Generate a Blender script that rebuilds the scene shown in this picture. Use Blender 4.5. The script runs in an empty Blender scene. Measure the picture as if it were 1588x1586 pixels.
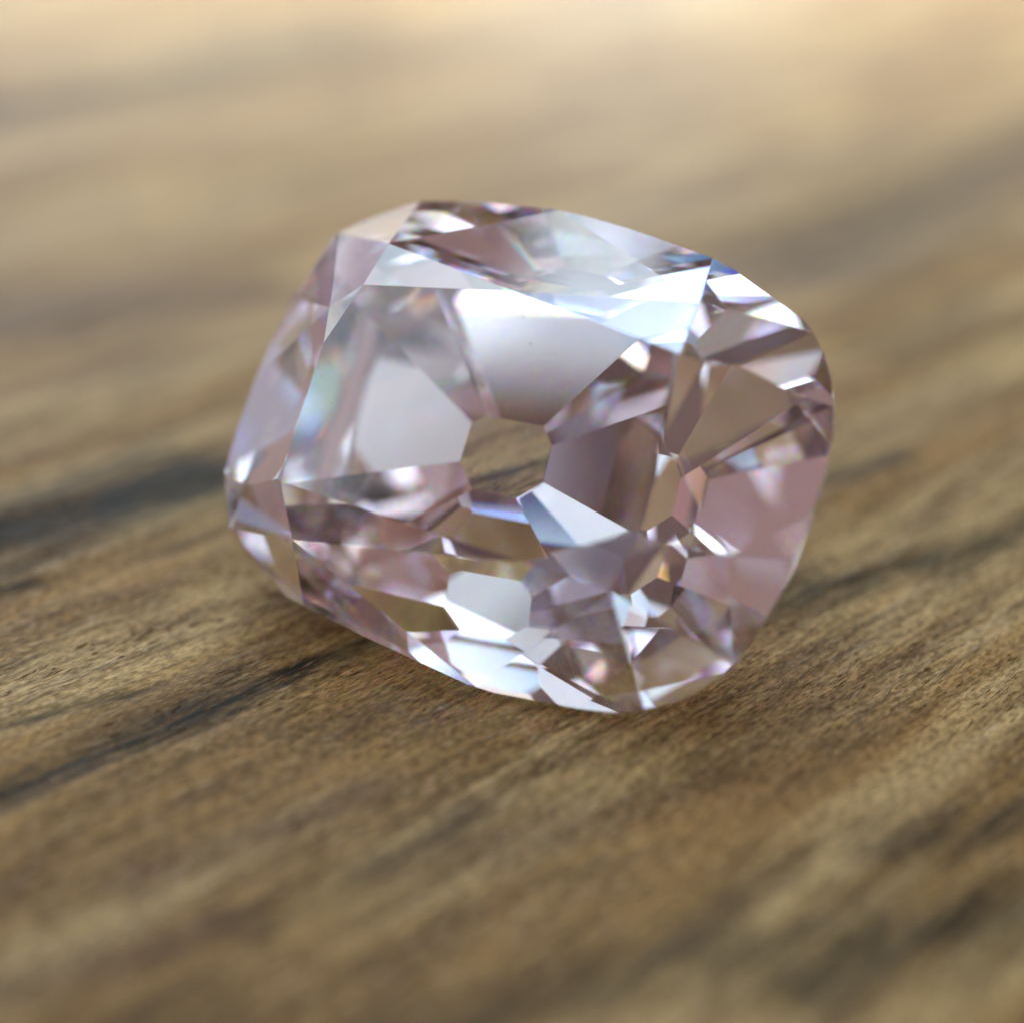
import bpy, bmesh, math, random
import numpy as np
from mathutils import Vector, Matrix

# ------------------------------------------------------------------ scene, camera, light
scene = bpy.context.scene
col = scene.collection
MM = 0.001
PITCH = math.radians(28.5)          # camera looks down on the table by this much
CAM_H = 15.1228 * MM                 # lens height above the wood
FOC = 2400.0 / 1588.0               # focal length / frame width

scene.render.engine = 'CYCLES'
cy = scene.cycles
cy.max_bounces = 24; cy.glossy_bounces = 16; cy.transmission_bounces = 24; cy.diffuse_bounces = 4
cy.transparent_max_bounces = 8
cy.caustics_reflective = True; cy.caustics_refractive = True
cy.blur_glossy = 0.0
cy.sample_clamp_indirect = 12.0
cy.use_denoising = True
try:
    cy.denoiser = 'OPENIMAGEDENOISE'; cy.denoising_input_passes = 'RGB_ALBEDO_NORMAL'; cy.denoising_prefilter = 'ACCURATE'
except Exception:
    pass
cy.use_adaptive_sampling = False
vs = scene.view_settings
vs.view_transform = 'Standard'; vs.look = 'None'; vs.gamma = 1.0; vs.use_curve_mapping = False
vs.exposure = 0.0

cam_d = bpy.data.cameras.new('camera'); cam = bpy.data.objects.new('camera', cam_d); col.objects.link(cam)
cam_d.sensor_width = 6.0; cam_d.sensor_fit = 'HORIZONTAL'; cam_d.lens = 6.0 * FOC
cam_d.clip_start = 0.001; cam_d.clip_end = 20.0
cam.location = (0, 0, CAM_H); cam.rotation_euler = (math.radians(90) - PITCH, 0, 0)
cam_d.dof.use_dof = True
cam_d.dof.focus_distance = 26.3 * MM
cam_d.dof.aperture_fstop = cam_d.lens / (2 * 0.81)     # 1.6 mm entrance pupil
scene.camera = cam

world = bpy.data.worlds.new('World'); scene.world = world; world.use_nodes = True
bg = world.node_tree.nodes['Background']
bg.inputs['Color'].default_value = (1.0, 0.66, 0.67, 1); bg.inputs['Strength'].default_value = 0.105

GEM = Vector((0.251, 24.627, 2.932)) * MM            # middle of the stone: lamps are aimed at it
def lamp(name, az, el, dist, w, h, radiance, color):
    """a soft window-like area lamp; radiance is what a facet mirroring it shows"""
    L = bpy.data.lights.new(name, 'AREA'); L.shape = 'RECTANGLE'; L.size = w; L.size_y = h
    L.energy = radiance * math.pi * w * h; L.color = color; L.spread = math.radians(180)
    o = bpy.data.objects.new(name, L); col.objects.link(o)
    a, e = math.radians(az), math.radians(el)
    d = Vector((math.sin(a) * math.cos(e), math.cos(a) * math.cos(e), math.sin(e)))
    o.location = GEM + d * dist
    o.rotation_euler = (-d).to_track_quat('-Z', 'Y').to_euler()
    return o
def window(name, az, el, hw, hh, dist, nx, ny, radiance, tints):
    """a window seen from the stone: nx by ny panes with bars between, each pane a soft lamp facing the stone"""
    a, e = math.radians(az), math.radians(el)
    d = Vector((math.sin(a) * math.cos(e), math.cos(a) * math.cos(e), math.sin(e)))
    rt = Vector((math.cos(a), -math.sin(a), 0)); up = rt.cross(d)
    W, H = dist * 2 * math.tan(math.radians(hw)), dist * 2 * math.tan(math.radians(hh))
    rot = (-d).to_track_quat('-Z', 'Y').to_euler(); k = 0
    for j in range(ny):
        for i in range(nx):
            f, c = tints[k % len(tints)]; k += 1
            w, h = W / nx * 0.93, H / ny * 0.93
            L = bpy.data.lights.new(name, 'AREA'); L.shape = 'RECTANGLE'; L.size = w; L.size_y = h
            L.energy = radiance * f * math.pi * w * h; L.color = c
            o = bpy.data.objects.new(name, L); col.objects.link(o)
            o.location = GEM + d * dist + rt * (W * ((i + 0.5) / nx - 0.5)) + up * (H * ((j + 0.5) / ny - 0.5))
            o.rotation_euler = rot
def panel(name, az, el, dist, u0, u1, v0, v1, radiance, color):
    """one rectangular lamp in the plane facing the stone from (az, el); u, v are tangents of the angles off that direction"""
    a, e = math.radians(az), math.radians(el)
    d = Vector((math.sin(a) * math.cos(e), math.cos(a) * math.cos(e), math.sin(e)))
    rt = Vector((math.cos(a), -math.sin(a), 0)); up = rt.cross(d)
    w, h = (u1 - u0) * dist, (v1 - v0) * dist
    L = bpy.data.lights.new(name, 'AREA'); L.shape = 'RECTANGLE'; L.size = w; L.size_y = h
    L.energy = radiance * math.pi * w * h; L.color = color
    o = bpy.data.objects.new(name, L); col.objects.link(o)
    o.location = GEM + d * dist + rt * (dist * (u0 + u1) / 2) + up * (dist * (v0 + v1) / 2)
    o.rotation_euler = (-d).to_track_quat('-Z', 'Y').to_euler()
def ang(h): return 2 * math.tan(math.radians(h))
SKY = (0.43, 0.67, 1.0); DAY = (0.70, 0.86, 1.0); LILAC = (0.62, 0.69, 1.0); CREAM = (1.0, 0.97, 0.92)
window('window_light', -41.4, 57.3, 23.1, 26, 0.30, 3, 3, 2.3, [(1.0, DAY), (0.8, SKY), (1.1, DAY), (0.85, LILAC), (1.1, DAY), (0.75, SKY), (1.1, DAY), (0.85, LILAC), (0.9, SKY)])
window('far_window_light', 4.1, 47.8, 5.3, 36, 0.28, 1, 4, 2.5, [(0.9, SKY), (1.1, DAY), (0.9, LILAC), (1.1, DAY)])
window('roof_window_light', 8.8, 79.1, 12.6, 36, 0.32, 1, 3, 2.0, [(1.0, DAY), (0.8, SKY), (1.0, LILAC)])
panel('ceiling_light', -42, 76.2, 0.37, -0.70, -0.568, -0.146, 0.146, 0.95, DAY)
panel('ceiling_light', -42, 76.2, 0.37, -0.564, -0.534, -0.146, 0.146, 0.85, SKY)
panel('ceiling_light', -42, 76.2, 0.37, -0.44, 0.70, -0.146, 0.146, 0.9, LILAC)
panel('side_window_light', -104.9, 29.7, 0.42, -0.16, 0.093, -0.48, 0.10, 1.3, DAY)
panel('side_window_light', -104.9, 29.7, 0.42, -0.16, 0.093, 0.12, 0.52, 0.95, DAY)
lamp('low_window_light', -46.5, 22.6, 0.43, 0.43 * ang(35), 0.43 * ang(7), 1.0, DAY)
window('left_wall_light', -46, 33.7, 24.4, 33, 0.50, 2, 2, 0.8, [(1.0, DAY), (0.9, LILAC), (0.9, SKY), (1.1, DAY)])
lamp('rear_lamp', -167.4, 47.7, 0.45, 0.45 * ang(7.5), 0.45 * ang(10.7), 0.62, (0.82, 0.91, 1.0))
lamp('rear_lamp', -143.9, 35.6, 0.45, 0.45 * ang(7.4), 0.45 * ang(11.4), 0.42, LILAC)
lamp('rear_window_light', 163.3, 52, 0.40, 0.40 * ang(6.5), 0.40 * ang(10.4), 2.4, DAY)
lamp('right_wall_light', 45, 40, 0.46, 0.46 * ang(15.5), 0.46 * ang(36), 0.30, (0.9, 0.92, 1.0))
lamp('rear_wall_light', 139.3, 37, 0.60, 0.60 * ang(36), 0.60 * ang(35), 0.22, (1.0, 0.64, 0.65))
lamp('horizon_sheen_light', 4, 10, 0.26, 0.26 * ang(40), 0.26 * ang(6), 1.2, (1.0, 0.97, 0.92))  # added low lamp for grazing sheen on the far wood
# added fill lamp above the frame, to brighten the far half of the table
P = bpy.data.lights.new('far_wood_fill_lamp', 'AREA'); P.shape = 'DISK'; P.size = 0.09; P.energy = 0.10; P.color = (0.94, 0.98, 1.0); P.spread = math.radians(90)
po = bpy.data.objects.new('far_wood_fill_lamp', P); col.objects.link(po); po.location = (0.006, 0.122, 0.083)

# ------------------------------------------------------------------ helpers
def tag(o, label=None, cat=None, group=None, kind=None):
    for k, v in (('label', label), ('category', cat), ('group', group), ('kind', kind)):
        if v: o[k] = v
    return o
def mesh_obj(name, verts, faces, mat, parent=None):
    me = bpy.data.meshes.new(name); me.from_pydata([tuple(v) for v in verts], [], faces); me.update()
    me.materials.append(mat)
    o = bpy.data.objects.new(name, me); col.objects.link(o); o.parent = parent
    return o
def empty(name, parent=None):
    o = bpy.data.objects.new(name, None); col.objects.link(o); o.parent = parent; o.empty_display_size = 0.002
    return o
class NT:
    """tiny node helper"""
    def __init__(s, name):
        s.m = bpy.data.materials.new(name); s.m.use_nodes = True; s.t = s.m.node_tree; s.t.nodes.clear()
    def n(s, typ, **kw):
        nd = s.t.nodes.new(typ)
        for k, v in kw.items():
            if k.startswith('i_'):
                key = k[2:]; key = int(key) if key.isdigit() else key
                if hasattr(v, 'is_output') or isinstance(v, bpy.types.NodeSocket): s.t.links.new(v, nd.inputs[key])
                else: nd.inputs[key].default_value = v
            else: setattr(nd, k, v)
        return nd
    def math(s, op, a, b=None, clamp=False):
        nd = s.n('ShaderNodeMath', operation=op); nd.use_clamp = clamp
        for k, v in enumerate((a, b)):
            if v is None: continue
            if isinstance(v, bpy.types.NodeSocket): s.t.links.new(v, nd.inputs[k])
            else: nd.inputs[k].default_value = v
        return nd.outputs[0]
    def mix(s, fac, a, b, mode='MIX'):
        nd = s.n('ShaderNodeMix', data_type='RGBA', blend_type=mode); nd.clamp_result = False
        for sock, v in ((nd.inputs[0], fac), (nd.inputs[6], a), (nd.inputs[7], b)):
            if isinstance(v, bpy.types.NodeSocket): s.t.links.new(v, sock)
            else: sock.default_value = v
        return nd.outputs[2]
    def maprange(s, v, a, b, c, d, smooth=True):
        nd = s.n('ShaderNodeMapRange', interpolation_type='SMOOTHSTEP' if smooth else 'LINEAR')
        s.t.links.new(v, nd.inputs[0])
        for k, q in zip((1, 2, 3, 4), (a, b, c, d)): nd.inputs[k].default_value = q
        return nd.outputs[0]
    def out(s, surf):
        o = s.n('ShaderNodeOutputMaterial'); s.t.links.new(surf, o.inputs['Surface']); return s.m

# ------------------------------------------------------------------ the wooden table top
GRAIN = math.radians(48.0)     # grain runs away to the right
gd = np.array([math.sin(GRAIN), math.cos(GRAIN)]); cd = np.array([math.cos(GRAIN), -math.sin(GRAIN)])
rng = np.random.default_rng(5)
def wave(t, seed, freqs, amps):
    r = np.random.default_rng(seed); o = np.zeros_like(t)
    for f, a in zip(freqs, amps): o += a * np.sin(t * f * (0.8 + 0.4 * r.random()) + r.random() * 6.28)
    return o
def img2wood(px, py):
    """where a point of the table seen at (px,py) of the 1588 px frame lies, in mm"""
    x = (px - 794) / 2400.0; y = (py - 793) / 2400.0
    dx, dy, dz = x, -y * math.sin(PITCH) + math.cos(PITCH), -y * math.cos(PITCH) - math.sin(PITCH)
    t = (CAM_H / MM) / -dz
    return np.array([dx * t, dy * t])
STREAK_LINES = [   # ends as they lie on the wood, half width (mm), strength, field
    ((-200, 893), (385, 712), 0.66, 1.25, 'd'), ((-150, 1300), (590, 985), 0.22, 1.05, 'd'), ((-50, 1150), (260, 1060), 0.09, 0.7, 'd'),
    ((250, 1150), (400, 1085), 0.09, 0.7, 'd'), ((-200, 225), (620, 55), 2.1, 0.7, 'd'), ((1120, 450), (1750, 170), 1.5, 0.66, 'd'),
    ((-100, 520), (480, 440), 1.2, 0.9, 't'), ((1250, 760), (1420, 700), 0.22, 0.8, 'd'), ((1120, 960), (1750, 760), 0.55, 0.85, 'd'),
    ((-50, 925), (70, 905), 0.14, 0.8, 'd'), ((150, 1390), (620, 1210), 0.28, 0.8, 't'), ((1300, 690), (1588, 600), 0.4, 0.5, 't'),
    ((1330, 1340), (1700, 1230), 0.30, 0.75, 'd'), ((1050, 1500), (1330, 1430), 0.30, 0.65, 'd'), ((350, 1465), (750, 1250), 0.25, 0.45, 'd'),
    ((1343, 555), (1588, 484), 0.9, 0.4, 'd'), ((700, 60), (1700, -140), 1.6, 0.6, 'r'), ((600, 1130), (1010, 1080), 0.3, 0.4, 't'), ((746, 845), (950, 785), 0.13, 1.0, 'd'), ((1150, 1560), (1750, 1360), 0.55, 0.8, 'd'),  # tint at the front rim paints contact shadow; last streak partly foreground shade
    ((500, 1640), (1200, 1420), 0.45, 0.65, 'd'), ((-60, 1560), (420, 1420), 0.4, 0.8, 't'), ((-80, 1700), (400, 1540), 0.35, 0.5, 'd'), ((720, 1330), (1180, 1190), 0.22, 0.6, 't'),  # broad foreground streaks: part grain staining, part shade painted into the wood colour
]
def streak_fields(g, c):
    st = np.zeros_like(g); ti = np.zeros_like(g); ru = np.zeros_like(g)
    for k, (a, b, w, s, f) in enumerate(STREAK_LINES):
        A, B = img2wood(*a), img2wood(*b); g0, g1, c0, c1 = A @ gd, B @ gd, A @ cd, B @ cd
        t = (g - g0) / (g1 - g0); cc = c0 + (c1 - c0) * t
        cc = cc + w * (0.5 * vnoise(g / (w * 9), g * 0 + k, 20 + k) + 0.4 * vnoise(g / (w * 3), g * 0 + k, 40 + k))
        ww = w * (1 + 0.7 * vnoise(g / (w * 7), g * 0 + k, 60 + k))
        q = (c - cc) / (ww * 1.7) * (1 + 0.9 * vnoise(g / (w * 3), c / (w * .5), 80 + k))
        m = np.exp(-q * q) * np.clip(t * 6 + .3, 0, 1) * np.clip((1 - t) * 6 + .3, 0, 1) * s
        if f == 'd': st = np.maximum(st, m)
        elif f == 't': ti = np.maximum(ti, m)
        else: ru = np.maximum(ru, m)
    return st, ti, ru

def axis_coords(lo, hi, fine_lo, fine_hi, fine, grow):
    c = list(np.arange(fine_lo, fine_hi + fine, fine))
    s = fine
    while c[-1] < hi: s *= grow; c.append(c[-1] + s)
    s = fine; left = []
    x = fine_lo
    while x > lo: s *= grow; x -= s; left.append(x)
    return np.array(left[::-1] + c)
def vnoise(x, y, seed):
    """smooth value noise on numpy arrays"""
    r = np.random.default_rng(seed); tab = r.random(65536)
    xi = np.floor(x).astype(np.int64); yi = np.floor(y).astype(np.int64); fx = x - xi; fy = y - yi
    fx = fx * fx * (3 - 2 * fx); fy = fy * fy * (3 - 2 * fy)
    h = lambda a, b: tab[(a * 7919 + b * 104729 + (a * b) * 31) & 65535]
    return ((h(xi, yi) * (1 - fx) + h(xi + 1, yi) * fx) * (1 - fy) + (h(xi, yi + 1) * (1 - fx) + h(xi + 1, yi + 1) * fx) * fy) - 0.5
def build_table():
    X = axis_coords(-260, 260, -13, 13, 0.065, 1.035)
    Y = axis_coords(-160, 380, 14.0, 36.0, 0.065, 1.035)
    gx, gy = np.meshgrid(X, Y); P = np.stack([gx.ravel(), gy.ravel()], 1)
    g = P @ gd; c = P @ cd
    # soft undulation, ridges along the grain and torn fibres, all in mm
    near = np.clip(1.2 - np.hypot(P[:, 0], P[:, 1] - 24) / 60.0, 0, 1)
    z = 0.16 * vnoise(g / 12.0, c / 2.6, 1) + 0.08 * vnoise(g / 6.0, c / 1.1, 2)
    z += 0.045 * vnoise(g / 2.6, c / 0.42, 3) + 0.034 * vnoise(g / 1.1, c / 0.22, 4) * near + 0.020 * vnoise(g / 0.6, c / 0.13, 6) * near
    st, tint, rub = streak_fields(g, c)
    z -= 0.035 * st
    # the stone sits in the low spot it rubbed: keep the wood from poking into it
    under = np.exp(-(((P[:, 0] - GEM.x / MM) / 5.5) ** 2 + ((P[:, 1] - GEM.y / MM) / 5.0) ** 2) ** 2)
    z = z * (1 - 0.75 * under) - 0.05 * under + 0.05
    V = np.concatenate([P * MM, z[:, None] * MM], 1)
    nx, ny = len(X), len(Y)
    i = (np.arange(ny - 1)[:, None] * nx + np.arange(nx - 1)[None]).ravel()
    Q = np.stack([i, i + 1, i + nx + 1, i + nx], 1)
    # sides and underside, so that it is a slab
    ring = list(range(0, nx)) + [nx * k + nx - 1 for k in range(1, ny)] + [nx * (ny - 1) + k for k in range(nx - 2, -1, -1)] + [nx * k for k in range(ny - 2, 0, -1)]
    base = len(V); low = V[ring].copy(); low[:, 2] = -0.022
    V = np.concatenate([V, low]); m = len(ring)
    side = [(ring[(k + 1) % m], ring[k], base + k, base + (k + 1) % m) for k in range(m)]
    me = bpy.data.meshes.new('wooden_table_top')
    nq = len(Q) + m
    me.vertices.add(len(V)); me.vertices.foreach_set('co', V.astype(np.float32).ravel())
    allq = np.concatenate([Q, np.array(side)])
    me.loops.add(nq * 4 + m); me.polygons.add(nq + 1)
    me.loops.foreach_set('vertex_index', np.concatenate([allq.ravel(), np.array([base + k for k in range(m - 1, -1, -1)])]).astype(np.int32))
    me.polygons.foreach_set('loop_start', np.concatenate([np.arange(nq) * 4, [nq * 4]]).astype(np.int32))
    sm = np.ones(nq + 1, bool); sm[len(Q):] = False
    me.update(calc_edges=True); me.validate()
    me.polygons.foreach_set('use_smooth', sm)
    pad = lambda a: np.concatenate([a, np.zeros(m)]).astype(np.float32)
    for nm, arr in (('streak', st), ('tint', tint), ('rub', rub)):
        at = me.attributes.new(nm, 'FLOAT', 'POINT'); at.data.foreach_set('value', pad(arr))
    o = bpy.data.objects.new('wooden_table_top', me); col.objects.link(o)
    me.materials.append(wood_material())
    return tag(o, 'weathered brown wooden table top with dark grey streaks along its grain', 'table top', kind='structure')
def wood_material():
    N = NT('weathered_wood')
    tc = N.n('ShaderNodeTexCoord')
    mp = N.n('ShaderNodeMapping', i_Vector=tc.outputs['Object']); mp.inputs['Rotation'].default_value = (0, 0, -(math.pi / 2 - GRAIN)); mp.vector_type = 'TEXTURE'
    mp.inputs['Rotation'].default_value = (0, 0, math.pi / 2 - GRAIN); mp.inputs['Scale'].default_value = (MM, MM, MM)
    v = mp.outputs[0]      # x along the grain, y across, in mm
    def noise(sx, sy, det=3.0, rough=0.55, off=0.0, dist=0.0):
        m2 = N.n('ShaderNodeMapping', i_Vector=v); m2.inputs['Scale'].default_value = (sx, sy, 1); m2.inputs['Location'].default_value = (off, off * 1.7, off)
        t = N.n('ShaderNodeTexNoise', i_Vector=m2.outputs[0]); t.inputs['Scale'].default_value = 1.0; t.inputs['Detail'].default_value = det; t.inputs['Roughness'].default_value = rough; t.inputs['Distortion'].default_value = dist
        return t.outputs['Fac']
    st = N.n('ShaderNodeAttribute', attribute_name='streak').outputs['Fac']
    ti = N.n('ShaderNodeAttribute', attribute_name='tint').outputs['Fac']
    ru = N.n('ShaderNodeAttribute', attribute_name='rub').outputs['Fac']
    big = noise(0.06, 0.45, 3, 0.55, 3.1)
    mid = noise(0.16, 1.7, 3, 0.6, 7.7, 0.2)
    fib = noise(0.9, 7.5, 3, 0.65, 1.3, 0.25)
    flk = noise(2.8, 13.0, 3, 0.65, 5.9, 0.4)
    c = N.mix(N.maprange(big, 0.42, 0.58, 0, 1), (0.355, 0.208, 0.064, 1), (0.50, 0.342, 0.132, 1))
    c = N.mix(N.maprange(mid, 0.34, 0.58, 0.65, 0), c, (0.19, 0.108, 0.036, 1))
    bl = noise(0.28, 1.9, 2, 0.5, 11.3, 0.3)
    c = N.mix(N.maprange(bl, 0.30, 0.45, 0.45, 0), c, (0.075, 0.045, 0.02, 1))
    c = N.mix(N.math('MULTIPLY', ti, 0.8, True), c, (0.125, 0.070, 0.034, 1))
    c = N.mix(N.math('MULTIPLY', ru, 0.7, True), c, (0.36, 0.30, 0.19, 1))
    patch = noise(0.12, 0.7, 2, 0.5, 17.7)
    pk = N.maprange(patch, 0.36, 0.62, 0.35, 1.0)
    c = N.mix(N.math('MULTIPLY', N.maprange(fib, 0.30, 0.60, 0.62, 0), pk), c, (0.040, 0.020, 0.007, 1))
    c = N.mix(N.math('MULTIPLY', N.maprange(flk, 0.52, 0.70, 0, 0.6), pk), c, (0.48, 0.36, 0.21, 1))
    c = N.mix(N.math('MULTIPLY', N.maprange(flk, 0.30, 0.48, 0.6, 0), pk), c, (0.022, 0.011, 0.004, 1))
    spk = noise(5.5, 15.0, 2, 0.6, 23.1, 0.3)
    c = N.mix(1.0, c, N.mix(N.maprange(spk, 0.32, 0.68, 0, 1), (0.62, 0.60, 0.58, 1), (1.32, 1.33, 1.36, 1)), 'MULTIPLY')
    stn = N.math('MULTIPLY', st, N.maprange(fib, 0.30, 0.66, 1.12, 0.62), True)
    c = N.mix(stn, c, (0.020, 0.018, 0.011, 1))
    b1 = N.n('ShaderNodeBump', i_Height=fib); b1.inputs['Distance'].default_value = 0.03 * MM; b1.inputs['Strength'].default_value = 0.6
    b2 = N.n('ShaderNodeBump', i_Height=flk, i_Normal=b1.outputs[0]); b2.inputs['Distance'].default_value = 0.02 * MM; b2.inputs['Strength'].default_value = 0.6
    df = N.n('ShaderNodeBsdfDiffuse', i_Normal=b2.outputs[0]); N.t.links.new(c, df.inputs['Color']); df.inputs['Roughness'].default_value = 0.3
    gs = N.n('ShaderNodeBsdfGlossy', i_Normal=b1.outputs[0]); gs.inputs['Roughness'].default_value = 0.38; gs.inputs['Color'].default_value = (1.0, 0.97, 0.92, 1)
    lw = N.n('ShaderNodeLayerWeight'); lw.inputs['Blend'].default_value = 0.5
    sheen = N.math('MULTIPLY', N.math('POWER', lw.outputs['Facing'], 4.6), 0.38, True)
    sheen = N.math('ADD', sheen, 0.006)
    mx = N.n('ShaderNodeMixShader'); N.t.links.new(sheen, mx.inputs[0]); N.t.links.new(df.outputs[0], mx.inputs[1]); N.t.links.new(gs.outputs[0], mx.inputs[2])
    return N.out(mx.outputs[0])
table = build_table()
def build_fibres():
    """torn fibres standing a little proud of the boards, near the stone"""
    r = np.random.default_rng(11); n = 6500
    me0 = table.data
    P = np.stack([r.uniform(-14, 14, n), 24.5 + r.normal(0, 4.2, n)], 1)
    g = P @ gd; c = P @ cd
    keep = vnoise(g / 3.5, c / 0.9, 91) > -0.12
    P = P[keep]; n = len(P)
    L = r.uniform(0.10, 0.42, n); w = r.uniform(0.006, 0.016, n); a = GRAIN + r.normal(0, 0.10, n)
    V = []; Fc = []
    dep = bpy.context.evaluated_depsgraph_get()
    from mathutils.bvhtree import BVHTree
    bv = BVHTree.FromObject(table, dep)
    for k in range(n):
        hit = bv.ray_cast(Vector((P[k, 0] * MM, P[k, 1] * MM, 0.01)), Vector((0, 0, -1)))
        if hit[0] is None: continue
        z = hit[0].z / MM
        d = np.array([math.sin(a[k]), math.cos(a[k])]); q = np.array([d[1], -d[0]])
        l0 = r.uniform(0.002, 0.012); l1 = r.uniform(0.004, 0.035)
        p0 = P[k] - d * L[k] / 2; p1 = P[k] + d * L[k] / 2; pm = P[k] + q * r.normal(0, 0.012)
        b = len(V)
        V += [(*(p0), z - 0.006), (*(pm + q * w[k]), z + l0 - w[k]), (*(pm), z + l0 + w[k]), (*(pm - q * w[k]), z + l0 - w[k]), (*(p1), z + l1)]
        Fc += [(b, b + 2, b + 1), (b, b + 3, b + 2), (b, b + 1, b + 3), (b + 4, b + 1, b + 2), (b + 4, b + 2, b + 3), (b + 4, b + 3, b + 1)]
    N = NT('wood_fibre')
    tc = N.n('ShaderNodeTexCoord'); nz = N.n('ShaderNodeTexNoise', i_Vector=tc.outputs['Object']); nz.inputs['Scale'].default_value = 4200.0; nz.inputs['Detail'].default_value = 1.0
    cr = N.mix(N.maprange(nz.outputs['Fac'], 0.36, 0.64, 0, 1), (0.13, 0.080, 0.036, 1), (0.44, 0.33, 0.19, 1))
    df = N.n('ShaderNodeBsdfDiffuse'); N.t.links.new(cr, df.inputs['Color'])
    o = mesh_obj('wood_fibres', np.array(V) * MM, Fc, N.out(df.outputs[0]), table)
    return tag(o, kind='stuff')
build_fibres()

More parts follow.
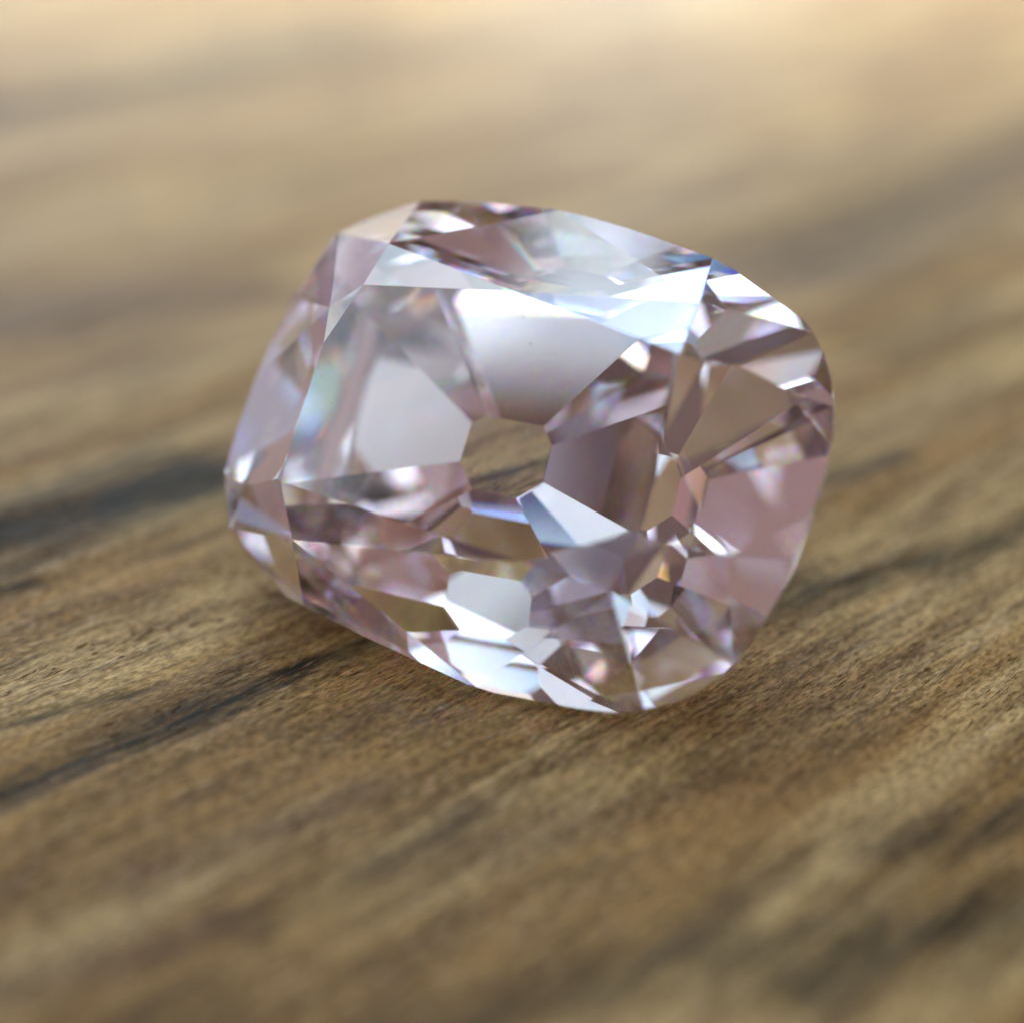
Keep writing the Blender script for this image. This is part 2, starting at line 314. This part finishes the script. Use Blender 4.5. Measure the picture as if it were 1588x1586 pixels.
# ------------------------------------------------------------------ the diamond
# planes of the cut in the stone's own frame (mm): kind, normal, distance; x right, y up the table facet, z out of it
PLANES = [
    ('table', 0.0000000, 0.0000000, 1.0000000, 0.0000000),
    ('bezel', -0.3596173, 0.4579975, 0.8129660, 2.1030618),
    ('bezel', 0.2106622, 0.5823872, 0.7851411, 1.2404130),
    ('bezel', 0.5677950, 0.2566418, 0.7821405, 1.7987875),
    ('bezel', 0.5585575, -0.1669772, 0.8124851, 1.5430466),
    ('bezel', 0.4745803, -0.4339325, 0.7658173, 1.9480249),
    ('bezel', -0.1409692, -0.6315867, 0.7623817, 1.5338260),
    ('bezel', -0.6402145, -0.2351779, 0.7313117, 2.7486381),
    ('bezel', -0.5980420, 0.2600468, 0.7581038, 2.4375263),
    ('star', 0.0645796, 0.3626225, 0.9296958, 0.7644188),
    ('star', 0.2075907, 0.4058417, 0.8900554, 0.8716254),
    ('star', 0.5123888, -0.1110241, 0.8515464, 1.3882932),
    ('star', 0.5764048, -0.1540053, 0.8025210, 1.5805328),
    ('star', 0.0425708, -0.2079347, 0.9772159, 0.5306100),
    ('star', -0.0705836, -0.1788466, 0.9813419, 0.4254997),
    ('star', -0.4723894, 0.1093840, 0.8745761, 1.8015464),
    ('star', -0.2987744, 0.2190234, 0.9288502, 1.3326753),
    ('uhalf', -0.1513294, 0.6773503, 0.7199278, 2.4170303),
    ('uhalf', 0.1536045, 0.6715868, 0.7248289, 1.6996712),
    ('uhalf', 0.2967605, 0.6391625, 0.7095100, 1.6473807),
    ('uhalf', 0.5299029, 0.5657924, 0.6317293, 2.2915665),
    ('uhalf', 0.6519257, 0.1047573, 0.7510118, 2.0380436),
    ('uhalf', 0.6161645, -0.1096764, 0.7799438, 1.7915546),
    ('uhalf', 0.6108091, -0.2733371, 0.7431010, 2.0374446),
    ('uhalf', 0.5825521, -0.4107988, 0.7013397, 2.3121814),
    ('uhalf', 0.3046159, -0.6263760, 0.7175391, 2.2540444),
    ('uhalf', -0.1057565, -0.6737001, 0.7313985, 1.7225288),
    ('uhalf', -0.3610614, -0.7540823, 0.5486297, 2.6293287),
    ('uhalf', -0.6114506, -0.5871103, 0.5304994, 3.2954655),
    ('uhalf', -0.7090080, -0.1052246, 0.6973059, 3.0724452),
    ('uhalf', -0.6291920, 0.2383723, 0.7397947, 2.6009902),
    ('uhalf', -0.5973436, 0.1871381, 0.7798461, 2.2633523),
    ('uhalf', -0.5249667, 0.3792649, 0.7619502, 2.4723008),
    ('girdle', 0.9996558, 0.0262350, 0.0000000, 5.0225398),
    ('girdle', 0.9791737, 0.2030242, 0.0000000, 5.0213050),
    ('girdle', 0.9230190, 0.3847544, 0.0000000, 4.9343927),
    ('girdle', 0.8368047, 0.5475016, 0.0000000, 4.7676454),
    ('girdle', 0.5657847, 0.8245530, 0.0000000, 4.2298246),
    ('girdle', 0.5152288, 0.8570527, 0.0000000, 4.1475304),
    ('girdle', 0.4897335, 0.8718722, 0.0000000, 4.1141446),
    ('girdle', 0.4811988, 0.8766115, 0.0000000, 4.1062119),
    ('girdle', 0.4764576, 0.8791975, 0.0000000, 4.1041593),
    ('girdle', 0.4629841, 0.8863666, 0.0000000, 4.1036764),
    ('girdle', 0.3927180, 0.9196590, 0.0000000, 4.1306764),
    ('girdle', 0.3458131, 0.9383034, 0.0000000, 4.1605438),
    ('girdle', 0.3040375, 0.9526601, 0.0000000, 4.1940371),
    ('girdle', 0.2745394, 0.9615758, 0.0000000, 4.2238590),
    ('girdle', 0.2568658, 0.9664471, 0.0000000, 4.2466622),
    ('girdle', 0.2420268, 0.9702696, 0.0000000, 4.2710374),
    ('girdle', 0.2162411, 0.9763400, 0.0000000, 4.3220836),
    ('girdle', 0.1665623, 0.9860309, 0.0000000, 4.4326870),
    ('girdle', 0.0843136, 0.9964393, 0.0000000, 4.6259924),
    ('girdle', -0.0339089, 0.9994249, 0.0000000, 4.9010408),
    ('girdle', -0.1850235, 0.9827341, 0.0000000, 5.2253980),
    ('girdle', -0.3571258, 0.9340563, 0.0000000, 5.5371860),
    ('girdle', -0.5292917, 0.8484399, 0.0000000, 5.7661324),
    ('girdle', -0.8992709, 0.4373922, 0.0000000, 5.7875840),
    ('girdle', -0.9170675, 0.3987319, 0.0000000, 5.7700755),
    ('girdle', -0.9232101, 0.3842955, 0.0000000, 5.7681363),
    ('girdle', -0.9274831, 0.3738650, 0.0000000, 5.7719394),
    ('girdle', -0.9386964, 0.3447450, 0.0000000, 5.7935152),
    ('girdle', -0.9601958, 0.2793277, 0.0000000, 5.8527186),
    ('girdle', -0.9857994, 0.1679270, 0.0000000, 5.9433990),
    ('girdle', -0.9999482, 0.0101785, 0.0000000, 6.0161631),
    ('girdle', -0.9833669, -0.1816305, 0.0000000, 5.9936519),
    ('girdle', -0.9241627, -0.3819990, 0.0000000, 5.8182444),
    ('girdle', -0.8273976, -0.5616166, 0.0000000, 5.5001889),
    ('girdle', -0.4319831, -0.9018817, 0.0000000, 4.2395454),
    ('girdle', -0.4651920, -0.8852098, 0.0000000, 4.2885789),
    ('girdle', -0.3607996, -0.9326434, 0.0000000, 4.2784739),
    ('girdle', -0.3222400, -0.9466580, 0.0000000, 4.2893071),
    ('girdle', -0.2890831, -0.9573040, 0.0000000, 4.3062017),
    ('girdle', -0.0695987, -0.9975751, 0.0000000, 4.5623038),
    ('girdle', 0.0479664, -0.9988489, 0.0000000, 4.7174763),
    ('girdle', 0.1940202, -0.9809975, 0.0000000, 4.8890421),
    ('girdle', 0.3583019, -0.9336058, 0.0000000, 5.0366440),
    ('girdle', 0.5227244, -0.8525018, 0.0000000, 5.1185449),
    ('girdle', 0.6668830, -0.7451625, 0.0000000, 5.1172410),
    ('girdle', 0.8944463, -0.4471754, 0.0000000, 4.9049867),
    ('girdle', 0.9175372, -0.3976499, 0.0000000, 4.8716381),
    ('girdle', 0.9294201, -0.3690233, 0.0000000, 4.8608715),
    ('girdle', 0.9387518, -0.3445941, 0.0000000, 4.8611139),
    ('girdle', 0.9523884, -0.3048875, 0.0000000, 4.8748038),
    ('girdle', 0.9722224, -0.2340589, 0.0000000, 4.9123936),
    ('girdle', 0.9923483, -0.1234699, 0.0000000, 4.9711588),
    ('culet', 0.0000000, 0.0000000, -1.0000000, 5.9263213),
    ('pmain', -0.1936724, 0.6422253, -0.7416453, 5.0972318),
    ('pmain', -0.6577710, 0.2097688, -0.7234185, 5.3451637),
    ('pmain', -0.6103600, -0.2622568, -0.7474503, 5.4268631),
    ('pmain', -0.2036124, -0.7531371, -0.6255610, 4.4239313),
    ('pmain', 0.2953491, -0.5880548, -0.7529678, 4.7562246),
    ('pmain', 0.6111499, -0.1557599, -0.7760378, 4.6298144),
    ('pmain', 0.5697777, 0.2276777, -0.7896305, 4.7476085),
    ('pmain', 0.1855176, 0.7069110, -0.6825395, 4.3664903),
    ('lhalf', -0.1473991, 0.7032679, -0.6954766, 5.0932181),
    ('lhalf', 0.1588537, 0.7206291, -0.6748771, 4.4518836),
    ('lhalf', 0.3977147, 0.8436574, -0.3606454, 4.4676638),
    ('lhalf', 0.6590985, 0.7098013, -0.2485382, 4.6671106),
    ('lhalf', 0.6865021, 0.0549261, -0.7250503, 4.9222682),
    ('lhalf', 0.6116459, -0.1554422, -0.7757107, 4.6310781),
    ('lhalf', 0.7561277, -0.3014084, -0.5808819, 5.1089537),
    ('lhalf', 0.7861237, -0.5302735, -0.3175210, 5.2568606),
    ('lhalf', 0.2714850, -0.6271593, -0.7300460, 4.7930330),
    ('lhalf', -0.1230257, -0.7730480, -0.6223034, 4.5603957),
    ('lhalf', -0.3553283, -0.7968105, -0.4887073, 4.6481041),
    ('lhalf', -0.6199429, -0.6178713, -0.4836382, 5.3033055),
    ('lhalf', -0.7397119, 0.0347806, -0.6720242, 5.7118591),
    ('lhalf', -0.7429643, 0.3231702, -0.5861443, 5.8035317),
    ('lhalf', -0.7886599, 0.6038592, -0.1156271, 5.9227992),
]
FRAME = Matrix(((0.948793360,-0.000000000,-0.315897389,-0.000093750),(-0.230006188,0.685466559,-0.690820346,0.022730900),(0.216537096,0.728104111,0.650366120,0.004594407),(0,0,0,1)))
def clip(faces, n, d, tg):
    new, cut = [], []
    for t, P in faces:
        s = P @ n - d
        if (s <= 1e-9).all(): new.append((t, P)); continue
        if (s >= -1e-9).all(): continue
        Q = []; m = len(P)
        for i in range(m):
            j = (i + 1) % m
            if s[i] <= 0: Q.append(P[i])
            if s[i] * s[j] < 0:
                X = P[i] + (P[j] - P[i]) * (s[i] / (s[i] - s[j])); Q.append(X); cut.append(X)
            elif abs(s[i]) < 1e-9: cut.append(P[i])
        if len(Q) >= 3: new.append((t, np.array(Q)))
    if len(cut) >= 3:
        C = np.array(cut); c = C.mean(0)
        a = np.cross(n, [0.3, 0.5, 0.8]); a /= np.linalg.norm(a); b = np.cross(n, a)
        C = C[np.argsort(np.arctan2((C - c) @ b, (C - c) @ a))]
        keep = [C[0]]
        for x in C[1:]:
            if np.linalg.norm(x - keep[-1]) > 1e-6: keep.append(x)
        if len(keep) > 1 and np.linalg.norm(keep[0] - keep[-1]) < 1e-6: keep.pop()
        if len(keep) >= 3: new.append((tg, np.array(keep)))
    return new
def cut_stone():
    L = 20.0; faces = []
    for ax in range(3):
        for sg in (-1, 1):
            P = np.zeros((4, 3)); P[:, ax] = sg * L; o = [k for k in range(3) if k != ax]
            for k, (a, b) in enumerate(((-1, -1), (1, -1), (1, 1), (-1, 1))): P[k, o[0]] = a * L; P[k, o[1]] = b * L
            if np.cross(P[1] - P[0], P[2] - P[1])[ax] * sg < 0: P = P[::-1]
            faces.append((('box', 0), P))
    for k, (kind, nx, ny, nz, d) in enumerate(PLANES):
        n = np.array([nx, ny, nz]); l = np.linalg.norm(n); faces = clip(faces, n / l, d / l, (kind, k))
    return faces
def diamond_material(name, rough=0.0, tint=(0.978, 0.955, 0.962)):
    """IOR 2.42, split into red, green and blue where light leaves the stone (fire); each inner bounce tints it pink"""
    N = NT(name)
    back = N.n('ShaderNodeNewGeometry').outputs['Backfacing']
    fr = N.n('ShaderNodeFresnel'); fr.inputs['IOR'].default_value = 2.42
    def rf(colr, ior):
        b = N.n('ShaderNodeBsdfRefraction'); b.inputs['Color'].default_value = (*colr, 1); b.inputs['Roughness'].default_value = rough; b.inputs['IOR'].default_value = ior
        return b.outputs[0]
    def gl(colr):
        b = N.n('ShaderNodeBsdfGlossy'); b.inputs['Color'].default_value = (*colr, 1); b.inputs['Roughness'].default_value = rough
        return b.outputs[0]
    def add(a, b):
        n = N.n('ShaderNodeAddShader'); N.t.links.new(a, n.inputs[0]); N.t.links.new(b, n.inputs[1]); return n.outputs[0]
    def mixs(f, a, b):
        n = N.n('ShaderNodeMixShader'); N.t.links.new(f, n.inputs[0]); N.t.links.new(a, n.inputs[1]); N.t.links.new(b, n.inputs[2]); return n.outputs[0]
    leave = add(add(rf((1, 0, 0), 2.42 - 0.03), rf((0, 1, 0), 2.42)), rf((0, 0, 1), 2.42 + 0.03))
    outer = mixs(fr.outputs[0], rf((1, 1, 1), 2.42), gl((1, 1, 1)))
    inner = mixs(fr.outputs[0], leave, gl(tint))
    return N.out(mixs(back, outer, inner))
polished = diamond_material('polished_diamond')
bruted = diamond_material('bruted_diamond', 0.18)

stone = empty('diamond'); stone.matrix_world = FRAME
tag(stone, 'pale pink cushion cut diamond with open culet lying tilted on the wood', 'diamond')
crown = empty('crown', stone); pavilion = empty('pavilion', stone)
NAMES = {'table': ('table_facet', stone), 'star': ('star_facet', crown), 'bezel': ('bezel_facet', crown), 'uhalf': ('upper_girdle_facet', crown),
         'pmain': ('pavilion_facet', pavilion), 'lhalf': ('lower_girdle_facet', pavilion), 'culet': ('culet_facet', pavilion)}
gv, gf = [], []
for (kind, k), P in cut_stone():
    V = P * MM
    if kind == 'girdle':
        b = len(gv); gv += [tuple(v) for v in V]; gf.append(tuple(range(b, b + len(V))))
    else:
        nm, par = NAMES[kind]
        mesh_obj(nm, V, [tuple(range(len(V)))], polished, par)
mesh_obj('girdle', gv, gf, bruted, stone)

# ------------------------------------------------------------------ dust that settled on the stone
def dust_on_stone():
    r = np.random.default_rng(8); V = []; Fc = []
    spots = [(-2.35, 2.35), (-1.2, 1.9), (0.3, 1.6), (0.55, 1.25), (0.42, 1.12), (-3.1, 0.5), (-2.6, -0.3), (1.7, 0.6), (-0.9, -1.4), (1.2, -1.5), (-3.3, 1.0), (0.9, 0.3)]
    for x, y in spots:
        s = r.uniform(0.011, 0.026); b = len(V)
        q = [(r.uniform(.5, 1.2) * s * math.cos(k * 1.2566 + r.uniform(-.3, .3)), r.uniform(.5, 1.2) * s * math.sin(k * 1.2566 + r.uniform(-.3, .3))) for k in range(5)]
        V += [(x + u, y + v, 0.0015) for u, v in q] + [(x, y, 0.0015 + s * 0.8)]
        Fc += [(b + k, b + (k + 1) % 5, b + 5) for k in range(5)] + [(b + 4, b + 3, b + 2, b + 1, b)]
    N = NT('dust'); df = N.n('ShaderNodeBsdfDiffuse'); df.inputs['Color'].default_value = (0.5, 0.46, 0.42, 1)
    o = mesh_obj('dust_specks', np.array(V) * MM, Fc, N.out(df.outputs[0]))
    o.matrix_world = FRAME
    return tag(o, 'tiny pale dust specks lying on the flat top facet of the diamond', 'dust', kind='stuff')
dust_on_stone()
